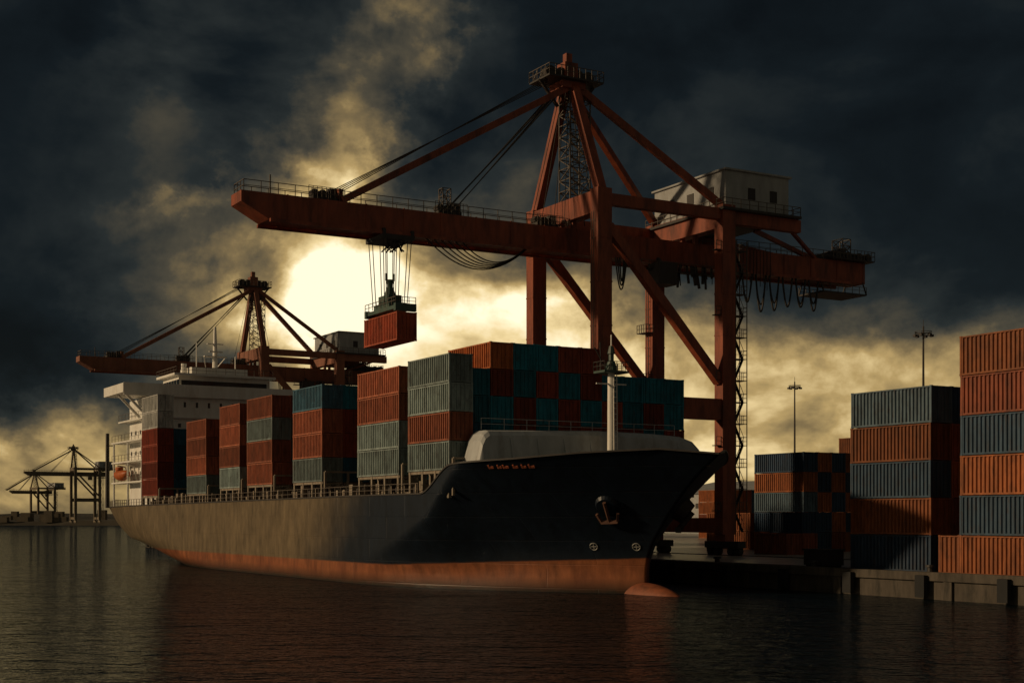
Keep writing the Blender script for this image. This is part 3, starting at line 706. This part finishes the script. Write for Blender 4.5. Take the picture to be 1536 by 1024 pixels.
elw = Mt('ADD', el, Mt('MULTIPLY', Mt('SUBTRACT', w1.outputs[1], .5), .10))
def blob(x, y, sx, sy, rot, amp):
    cx = math.atan((x - 768) / F); cy = math.atan((775 - y) / math.hypot(F, x - 768)); sx /= F; sy /= F; r = math.radians(rot); c, s = math.cos(r), math.sin(r)
    dx = Mt('SUBTRACT', azw, cx); dy = Mt('SUBTRACT', elw, cy)
    a = Mt('MULTIPLY_ADD', dx, c / sx, Mt('MULTIPLY', dy, s / sx)); b2 = Mt('MULTIPLY_ADD', dx, -s / sy, Mt('MULTIPLY', dy, c / sy))
    q = Mt('MULTIPLY_ADD', a, a, Mt('MULTIPLY', b2, b2)); return Mt('MULTIPLY', Mt('EXPONENT', Mt('MULTIPLY', q, -.5)), amp)
blobs = [
 (768, 725, 1500, 105, 0, .48), (1130, 610, 330, 85, 0, .24), (60, 675, 210, 45, 0, .22),
 (500, 385, 300, 180, 0, .32), (475, 405, 85, 62, 0, .55), (505, 255, 44, 85, -8, .34), (570, 125, 42, 85, -34, .20), (650, 25, 32, 50, -25, .22),
 (640, 500, 280, 56, 0, .32), (285, 300, 50, 16, 20, .22), (250, 150, 30, 60, -20, .06), (950, 520, 200, 60, 0, .16),
 (670, 180, 60, 80, -20, -.14), (60, 300, 170, 230, 0, -.14), (80, 520, 220, 55, 0, -.24), (1400, 540, 200, 40, 0, .14), (1000, 90, 400, 90, 0, -.05), (430, 80, 170, 90, 0, .10), (350, 190, 60, 60, 0, -.10)]
tot = None
for bl in blobs:
    v = blob(*bl); tot = v if tot is None else Mt('ADD', tot, v)
o1 = (.9, 1.2, 2.5); de = .028
n1 = noise(7.0, 8, .53, .3, 1.4, o1); n1b = noise(7.0, 5, .53, .3, 1.4, (o1[0] - de * .7, o1[1], o1[2] + de * .8)); n2 = noise(22, 5, .58, .2, 1.4, (5.5, 3, 2))
lit = Mt('MULTIPLY', Mt('SUBTRACT', n1, n1b), 2.0)
sm = nt.nodes.new('ShaderNodeMapRange'); sm.interpolation_type = 'SMOOTHSTEP'; L.new(n1, sm.inputs[0]); sm.inputs[1].default_value = .36; sm.inputs[2].default_value = .62; sm.inputs[3].default_value = -.5; sm.inputs[4].default_value = .5
cl = Mt('ADD', Mt('ADD', Mt('MULTIPLY', sm.outputs[0], .68), lit), Mt('MULTIPLY', Mt('SUBTRACT', n2, .5), .55))
amp = Mt('MULTIPLY_ADD', tot, .44, .15)
Lm = Mt('ADD', Mt('ADD', tot, .135), Mt('MULTIPLY', cl, amp))
back_fill = nt.nodes.new('ShaderNodeMapRange'); back_fill.interpolation_type = 'SMOOTHSTEP'; L.new(sp.outputs[1], back_fill.inputs[0]); back_fill.inputs[1].default_value = .45; back_fill.inputs[2].default_value = -.6; back_fill.inputs[3].default_value = 0; back_fill.inputs[4].default_value = .26  # added fill: brightens the unseen sky behind the camera to light camera-facing sides
Lm = Mt('ADD', Lm, back_fill.outputs[0])
ramp = nt.nodes.new('ShaderNodeValToRGB'); L.new(Lm, ramp.inputs[0]); cr = ramp.color_ramp
stops = [(0, (.0020, .0030, .0036)), (.14, (.0054, .0082, .0098)), (.28, (.019, .0230, .0225)), (.42, (.070, .060, .040)), (.56, (.205, .146, .066)), (.70, (.46, .32, .128)), (.85, (.88, .68, .34)), (1, (1.2, 1.06, .74))]
cr.elements[0].position = 0; cr.elements[0].color = (*stops[0][1], 1); cr.elements[1].position = 1; cr.elements[1].color = (*stops[-1][1], 1)
for p_, c_ in stops[1:-1]:
    e_ = cr.elements.new(p_); e_.color = (*c_, 1)
sky = nt.nodes.new('ShaderNodeTexSky'); sky.sky_type = 'NISHITA'; sky.sun_disc = False; sky.sun_elevation = SUN_EL; sky.sun_rotation = math.atan2(SUN_AZ[0], SUN_AZ[1])
sk = nt.nodes.new('ShaderNodeMix'); sk.data_type = 'RGBA'; sk.blend_type = 'ADD'; sk.inputs[0].default_value = .0012
L.new(ramp.outputs[0], sk.inputs[6]); L.new(sky.outputs[0], sk.inputs[7])
L.new(sk.outputs[2], bg.inputs[0]); bg.inputs[1].default_value = 1.
# ------------------------------------------------------------ sun
sd = bpy.data.lights.new('sun', 'SUN'); sd.energy = 2.1; sd.angle = math.radians(3); sd.color = (1., .72, .42)
so = bpy.data.objects.new('sun', sd); COL.objects.link(so)
dv = Vector((SUN_AZ[0] * math.cos(SUN_EL), SUN_AZ[1] * math.cos(SUN_EL), math.sin(SUN_EL)))
so.rotation_euler = dv.to_track_quat('Z', 'Y').to_euler(); so.location = (-200, 50, 100)
# ------------------------------------------------------------ camera
cd = bpy.data.cameras.new('camera'); co = bpy.data.objects.new('camera', cd); COL.objects.link(co)
co.location = (0, 0, 6.3); co.rotation_euler = (math.pi / 2, 0, 0); cd.lens = 50; cd.sensor_width = 36; cd.shift_y = 263 / 1536; cd.clip_end = 30000; cd.clip_start = .5
scene.camera = co
